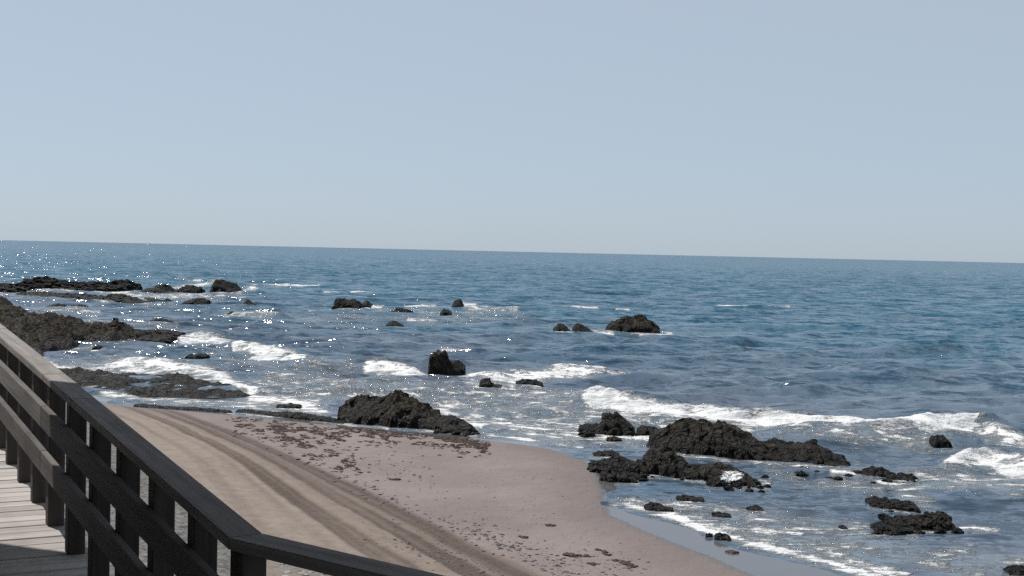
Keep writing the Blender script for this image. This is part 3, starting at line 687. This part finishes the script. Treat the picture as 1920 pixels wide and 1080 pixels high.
cap_board(CORNER + D2 * g, CORNER + D2 * 2.9, MC, N2); cap_board(CORNER + D2 * 2.905, CORNER + D2 * 6, N2, N2)
POST = 0.098
post_me = beam_mesh('post', RAIL_H - CAP_T + 1.7, POST, POST, 0.005)
def post(p, d):
    q = p - ZUP * (CAP_T + 0.001)
    mw = axes_matrix(q - ZUP * (RAIL_H - CAP_T + 1.7), q, up=-np.array([d[0], d[1], 0]))
    mw = mw @ Matrix.Translation((0, 0, -POST / 2))
    o = obj('post', post_me, m_post, rail); o.matrix_local = RI @ mw
    o.location += Vector((0, 0, 0))
post(CORNER + MC * (-0.012), unit(D1 - D2))
t = 0.62
while t < 12.6:
    p, n, d = along(t); post(p - n * 0.014, d); t += 0.675
for t in np.arange(0.95, 5.9, 0.95): post(CORNER + D2 * t - N2 * 0.014, D2)
def rail_board(p0, p1, n, drop, h=0.135, th=0.042):
    off = n * (POST / 2 - 0.014 + th / 2 + 0.001)
    a, b_ = p0 + off - ZUP * (drop + h), p1 + off - ZUP * (drop + h)
    me = beam_mesh('rail_board', float(np.linalg.norm(b_ - a)), th, h, 0.004)
    o = obj('rail_board', me, m_rail, rail); o.matrix_local = RI @ axes_matrix(a, b_)
for drop in (0.195, 0.475):
    rail_board(CORNER + D1 * 0.03, CORNER + D1 * (T_KINK - .002), N1, drop)
    rail_board(KINK + D1B * .002, KINK + D1B * 4.4, N1B, drop); rail_board(KINK + D1B * 4.405, FAR_END, N1B, drop)
    rail_board(CORNER + D2 * 0.03, CORNER + D2 * 6, N2, drop)

# deck: a structure whose planks are its pieces
DECK_W = 2.1; PL = 0.142; PT = 0.04
deck = empty('boardwalk', CORNER - ZUP * RAIL_H); tag(deck, kind='structure')
DI = Matrix.Translation(-Vector(deck.location))
plank_me = beam_mesh('plank', DECK_W, PL - 0.009, PT, 0.004)
def plank(p, n, d, me=plank_me):
    a = p + (-n) * 0.10 - ZUP * (RAIL_H + PT)
    a = a + n * random.uniform(-.008, .008) + ZUP * random.uniform(-.003, .003)
    mw = axes_matrix(a, a + n, up=np.cross(d, n) if np.cross(d, n)[2] > 0 else np.cross(n, d))
    o = obj('plank', me, m_deck, deck); o.matrix_local = DI @ mw
k = 0
while k * PL < 9.5:
    p, n, d = along(k * PL + 0.09); plank(p, n, d); k += 1
long_me = beam_mesh('landing_plank', 4.2, PL - 0.009, PT, 0.004)
for k in range(40): plank(CORNER + D2 * (k * PL + 0.09) , N2, D2, long_me)
# tapered fillers in the bend
for k in range(3):
    a0 = (N1 * (3 - k) + N2 * k); a1 = (N1 * (2 - k) + N2 * (k + 1)); a0 = unit(a0); a1 = unit(a1)
    base = CORNER - ZUP * (RAIL_H + PT) + unit(N1 + N2) * 0.12 - np.array(deck.location)
    pts = [base + a0 * .02, base + a0 * 2.0, base + a1 * 2.0, base + a1 * .02]
    me = prism_mesh('bend_plank', [tuple(q) for q in pts], PT - 0.004, 0); o = obj('plank', me, m_deck, deck)
# side beams under the planks
def stringer(p0, p1, n, off):
    a = p0 + n * off - ZUP * (RAIL_H + PT + .21); b_ = p1 + n * off - ZUP * (RAIL_H + PT + .21)
    me = beam_mesh('side_beam', float(np.linalg.norm(b_ - a)), 0.07, 0.20, 0.005)
    o = obj('side_beam', me, m_post, deck); o.matrix_local = DI @ axes_matrix(a, b_)
for off in (0.085, DECK_W - .25):
    stringer(CORNER + D1 * .1, KINK, N1, off); stringer(KINK, FAR_END, N1B, off)
stringer(CORNER + D2 * .1, CORNER + D2 * 5.8, N2, 0.085); stringer(CORNER + D2 * .1, CORNER + D2 * 5.8, N2, 3.8)

# ------------------------------------------------------------------ building added out of view on the landward side to shade the near boardwalk
SUNH = unit(np.array([S.x, S.y, 0.0]))
tb = 2.0
while to_px(along(tb)[0] - ZUP * RAIL_H)[0] > 138: tb += 0.01        # where the shade ends at the foot of the railing
B0 = along(tb)[0] - ZUP * RAIL_H; BZ = 7.15; SV = np.array(S)
Q = B0 + SV * ((BZ - B0[2]) / SV[2]); EDGE = unit(np.array([-0.96, 0.28, 0]))
DH = unit(np.array([D1[0], D1[1], 0])); perp = 2.45
face0 = along(tb)[0] + N1 * perp
lam_ = ((face0 - Q) @ N1) / (EDGE @ N1); KE = Q + EDGE * lam_      # the added slab's outer end meets the added wall here
K = KE - DH * 1.0
shade_building = empty('unseen_shade_building', (K[0], K[1], 1.2)); tag(shade_building, 'building added out of view beside the boardwalk to cast the near shade', 'shade_building')
HI = Matrix.Translation(-Vector(shade_building.location))
TOPZ = 14.2
c0 = K; c1 = K - DH * 13.5; c2 = c1 + N1 * 8; c3 = c0 + N1 * 8
me = prism_mesh('wall', [(q[0] - K[0], q[1] - K[1], -0.4) for q in (c0, c1, c2, c3)], TOPZ - 0.8, 0)
obj('wall', me, m_stucco, shade_building)
o2 = 0.0
me = prism_mesh('roof', [(q[0] - K[0], q[1] - K[1], TOPZ - 1.199) for q in (c0 - DH * .003, c1, c2, c3 - DH * .003)], 0.35, 0)
obj('roof', me, m_trim, shade_building)
over = 2.6                                                # slab added overhead to deepen the shade, its end is where the shade ends
bk = Q - EDGE * (((Q - along(tb)[0]) @ N1 + over) / (EDGE @ N1)); bz = BZ
ob = CORNER - MC * over; e3 = CORNER + D2 * 7 - N2 * over
poly_b = [bk, ob, e3, c1 - N1 * .02, KE - N1 * .02]
me = prism_mesh('shade_slab', [(q[0] - K[0], q[1] - K[1], bz - 1.2) for q in poly_b], 0.22, 0)
obj('shade_slab', me, m_stucco, shade_building)
for fl_ in range(3):
    for j in range(4):
        cpt = K - DH * (2.0 + 3.0 * j) - N1 * 0.02; z0 = 2.6 + 3.2 * fl_
        a = np.array([cpt[0], cpt[1], z0 + 1.2]) - DH * .55
        b_ = a + DH * 1.1
        w = obj('window', beam_mesh('window', 1.1, 0.05, 1.4, 0.004), m_trim, shade_building); w.matrix_local = HI @ axes_matrix(a, b_)
        pn = obj('pane', beam_mesh('pane', 0.94, 0.02, 1.24, 0), m_glass, w); pn.matrix_local = Matrix.Translation((0.08, 0.02 if (N1 @ np.cross(ZUP, DH)) < 0 else -0.02, 0.08))

# ------------------------------------------------------------------ seaweed wrack and pebbles on the sand
def scatter(name, spots, size, flat, material, seed, asp=1.8):
    rs = random.Random(seed); V_ = []; F_ = []
    for (x, y, z, s) in spots:
        n = 6; a0 = rs.random() * 6.28; ca = rs.uniform(-0.5, 0.5); b0 = len(V_)
        r1 = size * s; 
        for ring, (rr, zz) in enumerate(((1.0, -0.15), (0.72, 0.7))):
            for q in range(n):
                a = a0 + q * 2 * math.pi / n; rad = r1 * rr * rs.uniform(0.6, 1.25)
                lx, ly = math.cos(a) * rad * asp, math.sin(a) * rad
                V_.append((x + lx * math.cos(ca) - ly * math.sin(ca), y + lx * math.sin(ca) + ly * math.cos(ca), z + zz * r1 * flat * rs.uniform(.7, 1.3)))
        V_.append((x, y, z + r1 * flat * rs.uniform(.9, 1.3)))
        for q in range(n):
            q2 = (q + 1) % n
            F_.append((b0 + q, b0 + q2, b0 + n + q2, b0 + n + q)); F_.append((b0 + n + q, b0 + n + q2, b0 + 2 * n))
    me = bpy.data.meshes.new(name); me.from_pydata(V_, [], F_); me.update()
    return obj(name, me, material)
from mathutils import bvhtree
_bv_v = None
def surf(xs, ys):
    """height of the beach mesh at points"""
    ix = np.clip(np.searchsorted(gx, xs) - 1, 0, len(gx) - 2); iy = np.clip(np.searchsorted(gy, ys) - 1, 0, len(gy) - 2)
    fx = (xs - gx[ix]) / (gx[ix + 1] - gx[ix]); fy = (ys - gy[iy]) / (gy[iy + 1] - gy[iy])
    return (GZ[iy, ix] * (1 - fx) * (1 - fy) + GZ[iy, ix + 1] * fx * (1 - fy) + GZ[iy + 1, ix] * (1 - fx) * fy + GZ[iy + 1, ix + 1] * fx * fy)
def zone(line, n, spread, seed, smin, smax, clump=None):
    rs = np.random.RandomState(seed); m_ = n * 5
    pts = np.array(line, float); seg = np.hypot(*(pts[1:] - pts[:-1]).T); cum = np.concatenate([[0], np.cumsum(seg)])
    s_ = rs.rand(m_) * cum[-1]; px = np.interp(s_, cum, pts[:, 0]) + rs.normal(size=m_) * spread; py = np.interp(s_, cum, pts[:, 1]) + rs.normal(size=m_) * spread
    ok = np.ones(m_, bool) if clump is None else fbm(px / 34.0, py / 10.0, seed, 3) > clump - 0.15 * rs.rand(m_)
    d = FWD[None] + RGT[None] * ((px - CX) / FPX)[:, None] - UPV[None] * ((py - CY) / FPX)[:, None]; z = np.full(m_, .3)
    for _ in range(14):
        p = EYE[None] + d * ((z - EYE[2]) / d[:, 2])[:, None]; z = 0.5 * z + 0.5 * ground_z(p[:, 0], p[:, 1])
    ok &= inside(p[:, 0], p[:, 1], DRYPOLY)
    z = surf(p[:, 0], p[:, 1]); sz = smin + (smax - smin) * rs.rand(m_) ** 3
    return [(p[i, 0], p[i, 1], z[i], sz[i]) for i in np.nonzero(ok)[0][:n]]
weed = zone([(440, 795), (560, 812), (680, 812), (800, 822), (915, 838)], 2600, 9, 1, .25, 1.5, .05)
weed += zone([(500, 800), (560, 830), (640, 862), (660, 880)], 900, 13, 2, .25, 1.4, .10)
weed += zone([(640, 800), (760, 806), (860, 820), (910, 836)], 700, 4, 3, .3, 1.6, .0)
weed += zone([(640, 845), (760, 880), (800, 900)], 120, 18, 4, .25, 1.0)
tag(scatter('seaweed_wrack', weed, 0.025, 0.8, m_weed, 5, 2.4), 'dark reddish seaweed scraps strewn over the sand below the rounded hump', 'seaweed', kind='stuff')
peb = zone([(620, 880), (700, 925), (760, 952), (850, 985), (950, 1025), (1080, 1078)], 420, 9, 6, .3, 1.6)
peb += zone([(860, 985), (960, 1020), (1060, 1050), (1200, 1075)], 420, 16, 7, .25, 1.3)
peb += zone([(700, 1000), (830, 1040), (930, 1070)], 260, 16, 8, .3, 1.3)
peb += zone([(560, 900), (800, 900), (1000, 930), (1050, 870), (1100, 1000), (900, 960), (1200, 1050)], 700, 45, 19, .15, .6)
peb += zone([(700, 870), (900, 930), (1050, 950), (1120, 900), (1100, 1000)], 150, 34, 9, .25, .9)
tag(scatter('beach_debris', peb, 0.024, 0.6, m_peb, 6, 1.6), 'small dark pebbles and weed bits along the wheel ruts and tide line', 'debris', kind='stuff')
strip = [(x, y, z, s) for (x, y, z, s) in zone([(495, 1052), (560, 1070), (620, 1085)], 40, 9, 12, .4, 1.2)]
tag(scatter('pale_stones', strip, 0.05, 0.5, plain_mat('pale_stone', (0.3, 0.29, 0.27), .8, .4, 1.5), 16, 1.8), 'pale stones and dry stalks on the ground below the handrail bend', 'stones', kind='stuff')
# single clumps that stand out
CLUMPS = [
 ('seaweed_clump', 'dark weed clump with a pale speck on bare sand, below centre', [(1067, 1039), (1078, 1041)], .05),
 ('seaweed_clump', 'small dark weed clump just right of the pale-specked one', [(1100, 1042)], .035),
 ('seaweed_clump', 'slanting dark weed strand above the longest one on bare sand', [(1124, 1032), (1133, 1035), (1141, 1040)], .035),
 ('seaweed_clump', 'longest slanting dark weed strand on the bare lower sand', [(1155, 1050), (1160, 1051), (1165, 1053), (1170, 1055), (1175, 1057), (1180, 1059), (1186, 1062)], .035),
 ('seaweed_clump', 'small weed scrap under the pale-specked clump at the bottom edge', [(1110, 1055), (1117, 1058)], .03),
 ('seaweed_clump', 'lone dark weed scrap at the middle of the bare sand', [(1030, 986), (1036, 986)], .035),
 ('seaweed_clump', 'dark weed scrap on bare sand nearest the wheel ruts', [(980, 1007), (986, 1008)], .035),
 ('seaweed_clump', 'lone dark clump among scraps on the sand right of the ruts', [(740, 901), (745, 900)], .05),
 ('seaweed_clump', 'grey clump lying on the shiny wet sand near the bottom', [(1368, 1036), (1376, 1037)], .05),
]
for i, (nm, lb, pts, s) in enumerate(CLUMPS):
    sp = []
    for (px, py) in pts:
        p = on_ground(px, py)
        for q in range(4):
            x = p[0] + random.uniform(-.05, .05); y = p[1] + random.uniform(-.06, .06)
            sp.append((x, y, float(surf(np.array([x]), np.array([y]))[0]), 1.0))
    tag(scatter(nm, sp, s, 0.7, m_weed, 50 + i, 1.7), lb, 'seaweed', 'weed clumps on the bare sand')

# loose rubble round the feet of the outcrops
rub = []
rsr = np.random.RandomState(77)
for line, n, spr in (([(1105, 862), (1150, 895), (1215, 895)], 60, 7), ([(1260, 885), (1330, 900), (1430, 912)], 60, 6), ([(1480, 882), (1570, 890), (1640, 896), (1730, 906)], 60, 5),
                     ([(1640, 955), (1700, 985), (1640, 1000), (1800, 992)], 50, 6), ([(820, 812), (895, 814)], 30, 3), ([(1090, 812), (1240, 815)], 30, 3)):
    pts = np.array(line, float); seg = np.hypot(*(pts[1:] - pts[:-1]).T); cum = np.concatenate([[0], np.cumsum(seg)])
    for _ in range(n):
        q = rsr.rand() * cum[-1]; p = on_plane(np.interp(q, cum, pts[:, 0]) + rsr.normal() * spr, np.interp(q, cum, pts[:, 1]) + rsr.normal() * spr)
        rub.append((p[0], p[1], max(0.0, float(ground_z(np.array([p[0]]), np.array([p[1]]))[0])) - .01, 0.35 + 1.3 * rsr.rand() ** 2))
me_r = scatter('rock_rubble', rub, 0.10, 0.8, m_rock, 91, 1.4)
tag(me_r, 'small dark broken stones round the feet of the outcrops', 'rubble', kind='stuff')
